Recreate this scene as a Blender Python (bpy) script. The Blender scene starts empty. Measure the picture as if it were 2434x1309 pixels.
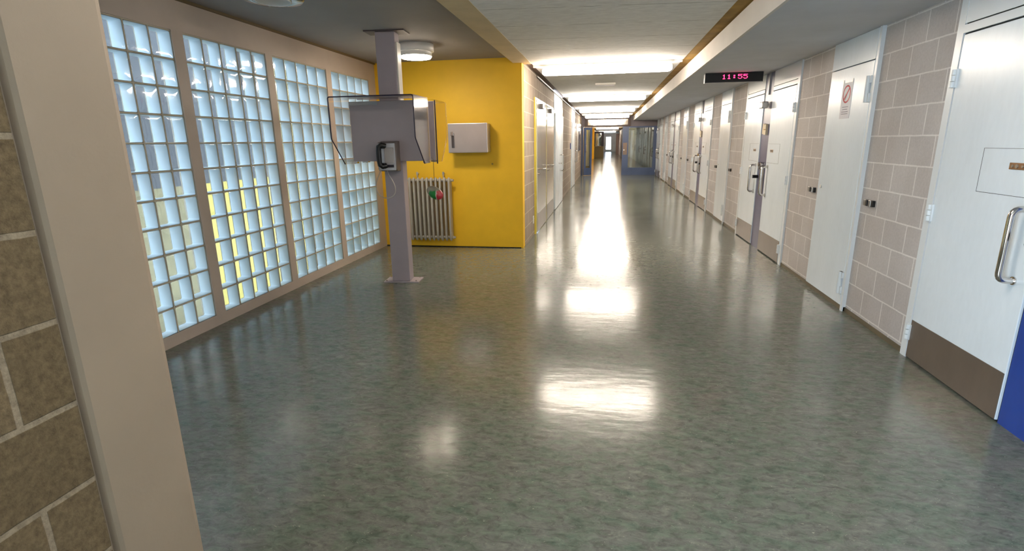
import bpy, bmesh, math, random
from mathutils import Vector, Matrix
random.seed(7)
PI = math.pi
S = bpy.context.scene
COL = S.collection

# ------------------------------------------------------------------ camera
cam_d = bpy.data.cameras.new('camera')
cam = bpy.data.objects.new('camera', cam_d); COL.objects.link(cam); S.camera = cam
cam_d.sensor_fit = 'HORIZONTAL'; cam_d.sensor_width = 36.0
cam_d.lens = 36.0 * 1242.64 / 2434.0
cam_d.clip_start = 0.02; cam_d.clip_end = 300
yaw, pitch, roll = 0.1792, 0.2494, -0.0154
f_ = Vector((-math.sin(yaw)*math.cos(pitch), math.cos(yaw)*math.cos(pitch), -math.sin(pitch)))
r_ = Vector((math.cos(yaw), math.sin(yaw), 0)); u_ = r_.cross(f_)
rr = r_*math.cos(roll) + u_*math.sin(roll); uu = -r_*math.sin(roll) + u_*math.cos(roll)
M = Matrix((rr, uu, -f_)).transposed().to_4x4(); M.translation = (0, 0, 1.454)
cam.matrix_world = M

# ------------------------------------------------------------------ sky (overcast daylight outside the glass blocks)
W = bpy.data.worlds.new('World'); S.world = W; W.use_nodes = True
WN = W.node_tree; bg = WN.nodes['Background']
bg.inputs[0].default_value = (0.72, 0.86, 1.0, 1); bg.inputs[1].default_value = 16.0
def portal(name, loc, rot, sx, sy):
    l = bpy.data.lights.new(name, 'AREA'); l.shape = 'RECTANGLE'; l.size = sx; l.size_y = sy; l.energy = 1
    l.cycles.is_portal = True
    o = bpy.data.objects.new(name, l); COL.objects.link(o); o.location = loc; o.rotation_euler = rot; return o
# ------------------------------------------------------------------ exposure
vs = S.view_settings; vs.view_transform = 'Standard'; vs.look = 'None'; vs.gamma = 1.0; vs.use_curve_mapping = False
vs.exposure = 1.15
S.cycles.use_denoising = True
S.cycles.max_bounces = 9; S.cycles.diffuse_bounces = 5; S.cycles.glossy_bounces = 4
S.cycles.transparent_max_bounces = 16; S.cycles.transmission_bounces = 6
S.cycles.caustics_reflective = False; S.cycles.caustics_refractive = False
S.cycles.sample_clamp_indirect = 6.0
TUBE = 25.0            # strength of the fluorescent diffusers
TUBE_COL = (1.0, 0.87, 0.73)

# ------------------------------------------------------------------ materials
def srgb(r, g, b):
    f = lambda c: (c/255/12.92) if c/255 <= 0.04045 else ((c/255+0.055)/1.055)**2.4
    return (f(r), f(g), f(b), 1)
class NT:
    def __init__(s, name):
        s.m = bpy.data.materials.new(name); s.m.use_nodes = True; s.t = s.m.node_tree; s.N = s.t.nodes; s.L = s.t.links
        s.b = s.N['Principled BSDF']; s.out = s.N['Material Output']
    def n(s, typ, **kw):
        o = s.N.new(typ)
        for k, v in kw.items(): setattr(o, k, v)
        return o
    def l(s, a, b): s.L.new(a, b)
    def coords(s, which='Object', scale=(1,1,1), rot=(0,0,0), loc=(0,0,0)):
        tc = s.n('ShaderNodeTexCoord'); mp = s.n('ShaderNodeMapping')
        mp.inputs['Scale'].default_value = scale; mp.inputs['Rotation'].default_value = rot; mp.inputs['Location'].default_value = loc
        s.l(tc.outputs[which], mp.inputs[0]); return mp.outputs[0]
    def noise(s, vec, scale, detail=4, rough=0.55, dist=0):
        o = s.n('ShaderNodeTexNoise'); o.inputs['Scale'].default_value = scale; o.inputs['Detail'].default_value = detail
        o.inputs['Roughness'].default_value = rough; o.inputs['Distortion'].default_value = dist
        if vec is not None: s.l(vec, o.inputs['Vector'])
        return o
    def ramp(s, fac, stops):
        o = s.n('ShaderNodeValToRGB'); e = o.color_ramp.elements
        while len(e) < len(stops): e.new(0.5)
        for i, (p, c) in enumerate(stops): e[i].position = p; e[i].color = c
        s.l(fac, o.inputs[0]); return o.outputs[0]
    def mix(s, fac, a, b, typ='MIX'):
        o = s.n('ShaderNodeMix', data_type='RGBA', blend_type=typ)
        for k, v in ((0, fac), (6, a), (7, b)):
            if hasattr(v, 'is_output'): s.l(v, o.inputs[k])
            else: o.inputs[k].default_value = v
        return o.outputs[2]
    def bump(s, h, strength, dist=0.01):
        o = s.n('ShaderNodeBump'); o.inputs['Strength'].default_value = strength; o.inputs['Distance'].default_value = dist
        s.l(h, o.inputs['Height']); return o.outputs[0]
def g(v): return (v, v, v, 1)
MATS = {}
def simple(name, col, rough=0.5, metal=0.0, spec=0.5, var=0.0, vscale=6, bump=0.0, bscale=60, emit=None, estr=0):
    if name in MATS: return MATS[name]
    k = NT(name); b = k.b
    b.inputs['Base Color'].default_value = col; b.inputs['Roughness'].default_value = rough
    b.inputs['Metallic'].default_value = metal; b.inputs['Specular IOR Level'].default_value = spec
    if var > 0:
        v = k.coords(); nz = k.noise(v, vscale)
        c2 = tuple(min(1, c*(1+var)) for c in col[:3])+(1,); c1 = tuple(c*(1-var) for c in col[:3])+(1,)
        k.l(k.ramp(nz.outputs[0], [(0.3, c1), (0.7, c2)]), b.inputs['Base Color'])
    if bump > 0:
        v = k.coords(); nz = k.noise(v, bscale, 3); k.l(k.bump(nz.outputs[0], bump, 0.004), b.inputs['Normal'])
    if emit: b.inputs['Emission Color'].default_value = emit; b.inputs['Emission Strength'].default_value = estr
    MATS[name] = k.m; return k.m

def block_mat(name, face1, face2, mortar, off_y, off_z, bw=0.30, speck=0.25, rough=0.8, bumpy=0.35, along='y', msize=0.006):
    k = NT(name); tc = k.n('ShaderNodeTexCoord'); sp = k.n('ShaderNodeSeparateXYZ'); k.l(tc.outputs['Object'], sp.inputs[0])
    cb = k.n('ShaderNodeCombineXYZ'); k.l(sp.outputs[1 if along == 'y' else 0], cb.inputs[0]); k.l(sp.outputs[2], cb.inputs[1])
    mp = k.n('ShaderNodeMapping'); mp.inputs['Location'].default_value = (off_y, off_z, 0); k.l(cb.outputs[0], mp.inputs[0])
    # a little waviness in the joints
    wn = k.noise(mp.outputs[0], 9, 2); wa = k.n('ShaderNodeVectorMath', operation='SCALE'); wa.inputs['Scale'].default_value = 0.006
    k.l(wn.outputs[1], wa.inputs[0]); ad = k.n('ShaderNodeVectorMath', operation='ADD'); k.l(mp.outputs[0], ad.inputs[0]); k.l(wa.outputs[0], ad.inputs[1])
    br = k.n('ShaderNodeTexBrick'); br.offset = 0.5; br.offset_frequency = 2; br.squash = 1.0
    k.l(ad.outputs[0], br.inputs['Vector']); br.inputs['Scale'].default_value = 1.0
    br.inputs['Color1'].default_value = face1; br.inputs['Color2'].default_value = face2; br.inputs['Mortar'].default_value = mortar
    br.inputs['Mortar Size'].default_value = msize; br.inputs['Mortar Smooth'].default_value = 0.3; br.inputs['Bias'].default_value = -0.1
    br.inputs['Brick Width'].default_value = bw; br.inputs['Row Height'].default_value = 0.2
    v = k.coords(); n1 = k.noise(v, 55, 5, 0.7); n2 = k.noise(v, 2.3, 3)
    c = k.mix(1.0, br.outputs[0], k.ramp(n1.outputs[0], [(0.3, g(1-speck)), (0.62, g(1.0)), (0.8, g(1.06))]), 'MULTIPLY')
    c = k.mix(1.0, c, k.ramp(n2.outputs[0], [(0.3, (0.88, 0.86, 0.84, 1)), (0.7, g(1.04))]), 'MULTIPLY')
    k.l(c, k.b.inputs['Base Color']); k.b.inputs['Roughness'].default_value = rough; k.b.inputs['Specular IOR Level'].default_value = 0.3
    h = k.n('ShaderNodeMath', operation='MULTIPLY_ADD'); k.l(br.outputs['Fac'], h.inputs[0]); h.inputs[1].default_value = -0.5; k.l(n1.outputs[0], h.inputs[2])
    k.l(k.bump(h.outputs[0], bumpy, 0.006), k.b.inputs['Normal'])
    MATS[name] = k.m; return k.m

def floor_mat():
    k = NT('linoleum'); v = k.coords(scale=(1, 1, 1)); vs_ = k.coords(scale=(0.7, 1.3, 1), rot=(0, 0, 0.12))
    n1 = k.noise(vs_, 11, 7, 0.68, 0.3); n2 = k.noise(vs_, 24, 6, 0.72, 0.8); n3 = k.noise(vs_, 44, 3, 0.6, 3.0); n4 = k.noise(vs_, 36, 3, 0.6, 3.0)
    base = k.ramp(n1.outputs[0], [(0.32, srgb(86, 98, 86)), (0.46, srgb(102, 108, 96)), (0.56, srgb(106, 106, 99)), (0.7, srgb(118, 119, 108))])
    c = k.mix(0.6, base, k.ramp(n2.outputs[0], [(0.35, g(0.5)), (0.5, g(1.0)), (0.66, g(1.45))]), 'MULTIPLY')
    fl = k.ramp(n3.outputs[0], [(0.66, g(0)), (0.72, g(0.8))]); c = k.mix(fl, c, srgb(164, 164, 146))
    fd = k.ramp(n4.outputs[0], [(0.30, g(0.5)), (0.35, g(0))]); c = k.mix(fd, c, srgb(60, 66, 56))
    k.l(c, k.b.inputs['Base Color'])
    rn = k.noise(v, 1.6, 4); k.l(k.ramp(rn.outputs[0], [(0.3, g(0.135)), (0.7, g(0.20))]), k.b.inputs['Roughness'])
    wv = k.coords(scale=(0.6, 1.6, 1)); bn = k.noise(wv, 9, 3, 0.5); k.l(k.bump(bn.outputs[0], 0.10, 0.01), k.b.inputs['Normal'])
    k.b.inputs['Specular IOR Level'].default_value = 0.36
    return k.m

def concrete_ceiling():
    k = NT('board_marked_concrete'); v = k.coords(rot=(0, 0, -0.10)); sp = k.n('ShaderNodeSeparateXYZ'); k.l(v, sp.inputs[0])
    n1 = k.noise(k.coords(scale=(0.6, 2, 1)), 16, 6, 0.7); n2 = k.noise(v, 1.4, 3)
    c = k.ramp(n1.outputs[0], [(0.3, srgb(214, 212, 210)), (0.7, srgb(240, 239, 237))])
    # board joints every 0.62 m, broken up by noise
    m = k.n('ShaderNodeMath', operation='MODULO'); ad = k.n('ShaderNodeMath', operation='ADD'); k.l(sp.outputs[1], ad.inputs[0]); ad.inputs[1].default_value = 20.15
    k.l(ad.outputs[0], m.inputs[0]); m.inputs[1].default_value = 0.63
    lt = k.n('ShaderNodeMath', operation='LESS_THAN'); k.l(m.outputs[0], lt.inputs[0]); lt.inputs[1].default_value = 0.008
    nb = k.noise(v, 5, 3); mm = k.n('ShaderNodeMath', operation='MULTIPLY'); k.l(lt.outputs[0], mm.inputs[0]); k.l(k.ramp(nb.outputs[0], [(0.35, g(0.0)), (0.5, g(0.9))]), mm.inputs[1])
    c = k.mix(mm.outputs[0], c, srgb(120, 112, 104))
    k.l(c, k.b.inputs['Base Color']); k.b.inputs['Roughness'].default_value = 0.85
    k.l(k.bump(n1.outputs[0], 0.25, 0.004), k.b.inputs['Normal']); return k.m

def glass_mat(name, tint, gl=0.9, rough=0.03, fres=1.5, base=0.0, wavy=0.0):
    k = NT(name); k.N.remove(k.b)
    tr = k.n('ShaderNodeBsdfTransparent'); tr.inputs[0].default_value = tint
    go = k.n('ShaderNodeBsdfGlossy'); go.inputs[0].default_value = g(gl); go.inputs['Roughness'].default_value = rough
    fr = k.n('ShaderNodeFresnel'); ge = k.n('ShaderNodeNewGeometry'); mrg = k.n('ShaderNodeMapRange')
    mrg.inputs[3].default_value = fres; mrg.inputs[4].default_value = 1.0/fres
    k.l(ge.outputs['Backfacing'], mrg.inputs[0]); k.l(mrg.outputs[0], fr.inputs[0])
    ad = k.n('ShaderNodeMath', operation='ADD'); ad.use_clamp = True; k.l(fr.outputs[0], ad.inputs[0]); ad.inputs[1].default_value = base
    mx = k.n('ShaderNodeMixShader'); k.l(ad.outputs[0], mx.inputs[0]); k.l(tr.outputs[0], mx.inputs[1]); k.l(go.outputs[0], mx.inputs[2])
    if wavy:
        nz = k.noise(k.coords(), 14, 2); nb = k.bump(nz.outputs[0], wavy, 0.01); k.l(nb, go.inputs['Normal'])
    k.l(mx.outputs[0], k.out.inputs[0]); k.m.blend_method = 'BLEND' if hasattr(k.m, 'blend_method') else None
    MATS[name] = k.m; return k.m

def emis(name, col, strength):
    k = NT(name); k.N.remove(k.b); e = k.n('ShaderNodeEmission'); e.inputs[0].default_value = (*col, 1); e.inputs[1].default_value = strength
    k.l(e.outputs[0], k.out.inputs[0]); MATS[name] = k.m; return k.m

def streaked(name, base, dark, rough=0.4, spec=0.5, metal=0.0):
    """painted metal with faint wear and smudges"""
    k = NT(name); v = k.coords(scale=(1, 1, 0.35)); n1 = k.noise(v, 3, 5, 0.6); n2 = k.noise(v, 40, 3)
    c = k.ramp(n1.outputs[0], [(0.3, dark), (0.6, base)])
    c = k.mix(1.0, c, k.ramp(n2.outputs[0], [(0.3, g(0.97)), (0.7, g(1.0))]), 'MULTIPLY')
    k.l(c, k.b.inputs['Base Color']); k.b.inputs['Roughness'].default_value = rough; k.b.inputs['Specular IOR Level'].default_value = spec
    k.b.inputs['Metallic'].default_value = metal
    MATS[name] = k.m; return k.m

M_floor = floor_mat()
M_ceil = concrete_ceiling()
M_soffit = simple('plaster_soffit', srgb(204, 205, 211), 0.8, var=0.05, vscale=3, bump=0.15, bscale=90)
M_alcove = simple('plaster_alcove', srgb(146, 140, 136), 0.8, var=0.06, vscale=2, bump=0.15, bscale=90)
M_cream = simple('cream_beam_paint', srgb(205, 185, 150), 0.75, var=0.07, vscale=4, bump=0.1)
M_fascia = simple('fascia_plaster', srgb(220, 214, 208), 0.7, var=0.04, vscale=3)
M_brown = simple('brown_board', srgb(166, 132, 62), 0.7, var=0.28, vscale=5, bump=0.5, bscale=20)
M_dark = simple('dark_gap', srgb(60, 50, 46), 0.8)
M_mauve = simple('grey_brown_strip', srgb(120, 100, 92), 0.6)
M_yellow = simple('yellow_wall_paint', srgb(250, 198, 40), 0.55, var=0.05, vscale=3, bump=0.15, bscale=120)
M_beige = simple('beige_wall_paint', srgb(190, 176, 164), 0.6, var=0.07, vscale=2.2, bump=0.12, bscale=90)
M_pier = simple('beige_pier_paint', srgb(164, 146, 126), 0.55, var=0.05, vscale=2.5, bump=0.1, bscale=70)
M_blkR = block_mat('grey_block_right', srgb(192, 186, 184), srgb(200, 194, 192), srgb(228, 224, 221), -3.859+0.15*1, -0.06, bumpy=0.3, speck=0.13)
M_blkL = block_mat('grey_block_left', srgb(160, 146, 132), srgb(170, 156, 142), srgb(205, 195, 180), 0.1, -0.06, speck=0.15)
M_blkN = block_mat('brown_tuff_block', srgb(130, 112, 84), srgb(142, 123, 94), srgb(178, 162, 138), -0.793+0.15, -0.085, bw=0.3, speck=0.5, rough=0.9, bumpy=0.9, msize=0.008)
M_pane_back = glass_mat('glass_block_back_pane', (0.14, 0.145, 0.146, 1), rough=0.1, base=0.0)
M_mortar = simple('mortar_grey', srgb(192, 184, 164), 0.8, var=0.1)
M_cell = simple('glass_block_white_edge', srgb(214, 228, 236), 0.35, spec=0.5)
M_pane = glass_mat('glass_block_pane', (0.93, 0.96, 0.97, 1), rough=0.07, base=0.01, wavy=0.06)
M_door = streaked('white_door_paint', srgb(226, 235, 243), srgb(220, 229, 237), 0.24)
M_frame = simple('white_frame_paint', srgb(220, 225, 228), 0.3)
M_blue = streaked('blue_steel_paint', srgb(30, 66, 150), srgb(26, 58, 138), 0.35)
M_greyblue = streaked('grey_violet_post', srgb(92, 90, 118), srgb(84, 80, 104), 0.35)
M_kick = streaked('kick_plate_steel', srgb(128, 116, 106), srgb(118, 106, 96), 0.3, metal=0.55)
M_chrome = simple('chrome', srgb(205, 200, 196), 0.12, metal=1.0)
M_steel = simple('brushed_steel', srgb(168, 164, 160), 0.35, metal=0.9)
M_cab = simple('satin_stainless', srgb(206, 200, 200), 0.3, metal=0.75, var=0.03, vscale=5)
M_brass = simple('worn_brass', srgb(160, 132, 108), 0.3, metal=0.9)
M_gap = simple('black_gap', srgb(22, 20, 18), 0.8)
M_skirt = simple('brown_skirting', srgb(104, 92, 70), 0.5, var=0.1)
M_black = simple('black_plastic', srgb(20, 20, 22), 0.35)
M_column = simple('grey_violet_column_paint', srgb(168, 158, 164), 0.5, var=0.03, bump=0.08)
M_panel = simple('grey_violet_panel_paint', srgb(176, 166, 170), 0.45, var=0.03)
M_clear = glass_mat('window_glass', (0.95, 0.97, 0.97, 1))
M_plexi = glass_mat('clear_acrylic', (0.93, 0.91, 0.9, 1), rough=0.06, base=0.03)
M_edge = simple('dark_violet_acrylic_edge', srgb(40, 32, 58), 0.3)
M_phone = simple('phone_grey', srgb(200, 200, 206), 0.35)
M_cord = simple('grey_cord', srgb(190, 182, 172), 0.3, metal=0.4)
M_rad = simple('radiator_enamel', srgb(182, 176, 166), 0.4, var=0.03)
M_tube = emis('lit_fluorescent_diffuser', TUBE_COL, TUBE)
M_tube2 = emis('weak_fluorescent_diffuser', TUBE_COL, TUBE*0.5)
M_rlamp = emis('lit_round_diffuser', (1.0, 0.86, 0.68), 32)
M_white = simple('white_plastic', srgb(226, 224, 218), 0.4)
M_paper = simple('white_paper', srgb(228, 226, 232), 0.6)
M_red = simple('red_print', srgb(190, 40, 50), 0.6)
M_grey = simple('grey_print', srgb(120, 116, 130), 0.6)
M_yframe = simple('yellow_steel_paint', srgb(208, 186, 60), 0.4)
M_gate_glass = glass_mat('gate_glass', (0.55, 0.62, 0.58, 1), rough=0.03, base=0.16)
M_led = emis('red_led', (1.0, 0.03, 0.12), 3.0)
M_lampglass = glass_mat('pale_green_lamp_glass', (0.72, 0.8, 0.76, 1), rough=0.15, base=0.12)

# ------------------------------------------------------------------ helpers
def obj(name, bm, mats, parent=None, smooth=False, bevel=0):
    me = bpy.data.meshes.new(name); bmesh.ops.recalc_face_normals(bm, faces=bm.faces)
    bm.to_mesh(me); bm.free()
    if not isinstance(mats, (list, tuple)): mats = [mats]
    for m in mats: me.materials.append(m)
    o = bpy.data.objects.new(name, me); COL.objects.link(o)
    if parent is not None: o.parent = parent
    if smooth:
        for p in me.polygons: p.use_smooth = True
    if bevel:
        b = o.modifiers.new('bevel', 'BEVEL'); b.width = bevel; b.segments = 2; b.limit_method = 'ANGLE'; b.harden_normals = False
    return o
def tag(o, label, cat, group=None, kind=None):
    o['label'] = label; o['category'] = cat
    if group: o['group'] = group
    if kind: o['kind'] = kind
    return o
def thing(name, label, cat, loc=(0, 0, 0), rz=0, group=None, kind=None):
    o = bpy.data.objects.new(name, None); COL.objects.link(o); o.location = loc; o.rotation_euler = (0, 0, rz); o.empty_display_size = 0.1
    return tag(o, label, cat, group, kind)
def B(): return bmesh.new()
def box(bm, x0, x1, y0, y1, z0, z1, mi=0):
    v = [bm.verts.new((x, y, z)) for x in (x0, x1) for y in (y0, y1) for z in (z0, z1)]
    for q in ((0,1,3,2), (4,6,7,5), (0,4,5,1), (2,3,7,6), (0,2,6,4), (1,5,7,3)):
        f = bm.faces.new([v[i] for i in q]); f.material_index = mi
def bx(x0, x1, y0, y1, z0, z1): bm = B(); box(bm, x0, x1, y0, y1, z0, z1); return bm
def quad(bm, pts, mi=0):
    f = bm.faces.new([bm.verts.new(p) for p in pts]); f.material_index = mi; return f
def cyl(bm, p0, p1, r, n=16, r1=None, mi=0, cap=True):
    p0 = Vector(p0); p1 = Vector(p1); d = (p1-p0); a = d.orthogonal().normalized(); b = d.normalized().cross(a); r1 = r if r1 is None else r1
    A = [bm.verts.new(p0+(a*math.cos(t)+b*math.sin(t))*r) for t in [2*PI*i/n for i in range(n)]]
    C = [bm.verts.new(p1+(a*math.cos(t)+b*math.sin(t))*r1) for t in [2*PI*i/n for i in range(n)]]
    for i in range(n):
        f = bm.faces.new((A[i], A[(i+1) % n], C[(i+1) % n], C[i])); f.smooth = True; f.material_index = mi
    if cap:
        for ring in (A[::-1], C):
            f = bm.faces.new([bm.verts.new(v.co) for v in ring]); f.material_index = mi
def tube(bm, pts, r, n=10, mi=0, cap=True):
    pts = [Vector(p) for p in pts]; rings = []; prev = None
    for i, p in enumerate(pts):
        t = (pts[min(i+1, len(pts)-1)] - pts[max(i-1, 0)]).normalized()
        a = t.orthogonal().normalized() if prev is None else (prev - t*prev.dot(t)).normalized()
        prev = a; b = t.cross(a)
        rings.append([bm.verts.new(p+(a*math.cos(2*PI*k/n)+b*math.sin(2*PI*k/n))*r) for k in range(n)])
    for i in range(len(rings)-1):
        for k in range(n):
            f = bm.faces.new((rings[i][k], rings[i][(k+1) % n], rings[i+1][(k+1) % n], rings[i+1][k])); f.smooth = True; f.material_index = mi
    if cap:
        for ring in (rings[0][::-1], rings[-1]): bm.faces.new([bm.verts.new(v.co) for v in ring]).material_index = mi
def lathe(bm, prof, c=(0, 0, 0), n=32, mi=0):
    rings = []
    for r, z in prof: rings.append([bm.verts.new((c[0]+r*math.cos(2*PI*i/n), c[1]+r*math.sin(2*PI*i/n), c[2]+z)) for i in range(n)] if r > 1e-6 else [bm.verts.new((c[0], c[1], c[2]+z))])
    for a, b in zip(rings, rings[1:]):
        for i in range(n):
            if len(a) == 1: f = bm.faces.new((a[0], b[(i+1) % n], b[i]))
            elif len(b) == 1: f = bm.faces.new((a[i], a[(i+1) % n], b[0]))
            else: f = bm.faces.new((a[i], a[(i+1) % n], b[(i+1) % n], b[i]))
            f.smooth = True; f.material_index = mi
def rounded(pts, r, k=4):
    """round the inner corners of an open polyline"""
    pts = [Vector(p) for p in pts]; out = [pts[0]]
    for i in range(1, len(pts)-1):
        a = (pts[i-1]-pts[i]).normalized(); b = (pts[i+1]-pts[i]).normalized()
        p0 = pts[i]+a*r; p2 = pts[i]+b*r
        for j in range(k+1):
            t = j/k; out.append(p0*(1-t)**2 + pts[i]*2*t*(1-t) + p2*t*t)
    out.append(pts[-1]); return out
def struct(name, bm, m, label=None, cat=None, parent=None, smooth=False, bevel=0):
    o = obj(name, bm, m, parent, smooth, bevel)
    if parent is None:
        o['kind'] = 'structure'
        if label: o['label'] = label; o['category'] = cat
    return o

# ------------------------------------------------------------------ main dimensions
XR = 2.054; XG = -3.172; XC = -1.13; ZC = 2.455; ZA = 2.525; ZS = 2.27
YB = -2.6; YE = 23.7; YF = 75.0; YW = 7.18; XN = -1.2

# ================================================================== floor, ceilings, walls
struct('floor', bx(-3.4, 2.4, YB, YF+0.3, -0.1, 0), M_floor, 'marbled grey-green linoleum floor with a polished shine', 'floor')
bm = B(); box(bm, -1.02, 0.925, YB, 7.32, ZC, ZC+0.2); box(bm, -1.02, 0.925, 7.345, YE, ZC, ZC+0.2); box(bm, -1.02, 0.925, 7.32, 7.345, ZC+0.03, ZC+0.2)
struct('ceiling', bm, M_ceil, 'board-marked concrete ceiling over the main corridor', 'ceiling')
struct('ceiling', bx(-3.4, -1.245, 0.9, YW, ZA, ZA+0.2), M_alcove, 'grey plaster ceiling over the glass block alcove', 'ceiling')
struct('ceiling', bx(1.069, 2.3, YB, YE, ZS, ZC+0.2), M_soffit, 'lowered grey plaster soffit above the row of white doors', 'ceiling')
bm = B()
for a, b in ((YB, 2.38), (2.475, 7.39), (7.405, 12.32), (12.335, 17.25), (17.265, 22.2), (22.215, YE)): box(bm, 1.045, 1.0685, a, b, ZS-0.002, ZC)
struct('trim_1', bm, M_fascia, 'pale fascia board along the edge of the lowered soffit', 'fascia')
struct('trim_2', bx(0.925, 1.069, YB, YE, ZC+0.02, ZC+0.2), M_brown, 'brown wooden strip between ceiling and fascia', 'trim')
struct('trim_3', bx(-1.245, -1.02, YB, 7.33, ZC-0.002, ZA+0.2), M_cream, 'cream painted beam between alcove and corridor ceilings', 'beam')
struct('trim_4', bx(-1.13, -1.02, 7.33, YE, ZC+0.03, ZC+0.2), M_mauve, 'dark recessed strip along the top of the left corridor wall', 'trim')
bm = B(); cyl(bm, (-1.105, 8.6, ZC-0.015), (-1.105, 22.5, ZC-0.015), 0.012, 8)
struct('trim_5', bm, M_steel, 'thin metal conduit under the ceiling at the left corridor wall', 'conduit')

# near left block wall and its pier
bm = B(); x0, x1 = XN-0.22, XN
for q in ((YB, -2.45, 0, ZA+0.1), (-0.25, 0.912, 0, ZA+0.1), (-2.45, -0.25, 0, 0.3), (-2.45, -0.25, 2.3, ZA+0.1)): box(bm, x0, x1, *q)
struct('wall_left', bm, M_blkN, 'rough brown block wall right beside the viewer', 'wall')
bm = B()
prof = [(-1.215, 0.9125), (-1.215, 0.926), (-1.201, 0.931), (-1.192, 0.938), (-1.187, 1.15), (-1.19, 1.162), (-1.20, 1.172), (-1.46, 1.178), (-1.46, 0.9125)]
lo = [bm.verts.new((x, y, 0)) for x, y in prof]; hi = [bm.verts.new((x, y, ZC-0.003)) for x, y in prof]
for i in range(len(prof)):
    j = (i+1) % len(prof); bm.faces.new((lo[i], lo[j], hi[j], hi[i]))
bm.faces.new(hi); bm.faces.new(lo[::-1])
struct('trim_7', bm, M_pier, 'smooth beige pier ending the brown block wall', 'pier')
struct('wall_back', bx(-1.5, 2.3, YB-0.2, YB, 0, ZC+0.2), M_beige, 'plain wall behind the viewer', 'wall')
struct('window_9', bx(XN-0.13, XN-0.12, -2.45, -0.25, 0.3, 2.3), M_clear, 'added unseen window in the block wall behind the viewer, lets daylight onto the near doors', 'window')  # unseen window, added so daylight reaches the near right doors
portal('daylight_portal', (XN-0.24, -1.35, 1.3), (0, -PI/2, 0), 2.0, 2.2)
struct('wall_back', bx(-3.4, -1.461, 0.75, 0.928, 0, ZA+0.1), M_beige)

# yellow end wall of the alcove
struct('wall_front', bx(-3.4, XC-0.001, YW, YW+0.16, 0, ZA+0.1), M_yellow, 'bright yellow painted end wall of the alcove', 'wall')
struct('baseboard_front', bx(-3.17, -1.16, YW-0.006, YW, 0, 0.012), M_gap)

# left corridor wall (grey blocks, doors set in it)
bm = B()
x0, x1 = XC-0.16, XC
def wl(y0, y1, z0=0, z1=ZC+0.15): box(bm, x0, x1, y0, y1, z0, z1)
wl(YW+0.161, 8.36); wl(8.36, 11.2, 2.12); wl(11.2, 11.4); wl(13.5, 17.0); wl(18.7, YE)
struct('wall_left', bm, M_blkL, 'grey block wall on the left side of the long corridor', 'wall')

# right wall: block piers between the door units
US = [1.53+4.93*i for i in range(5)]     # start of each double unit
bm = B()
box(bm, XR, XR+0.2, YB, US[0], 0, ZS+0.1)
for s in US:
    if s > 20: box(bm, XR, XR+0.2, s+2.25, YE+0.2, 0, ZS+0.1); continue
    box(bm, XR, XR+0.2, s+2.25, s+3.19, 0, ZS+0.1); box(bm, XR, XR+0.2, s+4.07, s+4.93, 0, ZS+0.1)
struct('wall_right', bm, M_blkR, 'pale grey block wall between the white doors', 'wall')
bm = B()
for s in US:
    box(bm, XR-0.008, XR, s+2.25, min(s+4.93, YE), 0, 0.035)
struct('baseboard_right', bm, M_skirt, 'narrow brown skirting along the right wall', 'skirting')

# ================================================================== glass block wall
PY = [2.66, 3.766, 4.867, 5.973]         # panel starts (5 columns of 0.2)
PY = [1.555] + PY
bm = B()
zb, zt = 0.09, 2.29; xo = XG-0.13
box(bm, xo, XG, 0.9, YW+0.1, 0, zb); box(bm, xo, XG, 0.9, YW+0.1, zt, ZA+0.1)
ed = [0.9]
for y in PY: ed += [y-0.003, y+0.993]
ed += [YW+0.1]
for a, b in zip(ed[::2], ed[1::2]): box(bm, xo, XG, a, b, zb, zt)
struct('wall_left', bm, M_beige, 'beige painted wall framing the glass block panels', 'wall')
bm = B(); box(bm, XG, XG+0.018, 0.93, YW, ZA-0.02, ZA)
struct('trim_6', bm, simple('brown_cornice', srgb(110, 92, 62), 0.6), 'brown cornice strip above the glass block panels', 'trim')
def rr_ring(cy, cz, h, r, k=3):
    out = []
    for qx, qz, a0 in ((1, 1, 0), (-1, 1, PI/2), (-1, -1, PI), (1, -1, 1.5*PI)):
        for j in range(k+1):
            a = a0+PI/2*j/k; out.append((cy+qx*(h-r)+r*math.cos(a), cz+qz*(h-r)+r*math.sin(a)))
    return out
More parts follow.
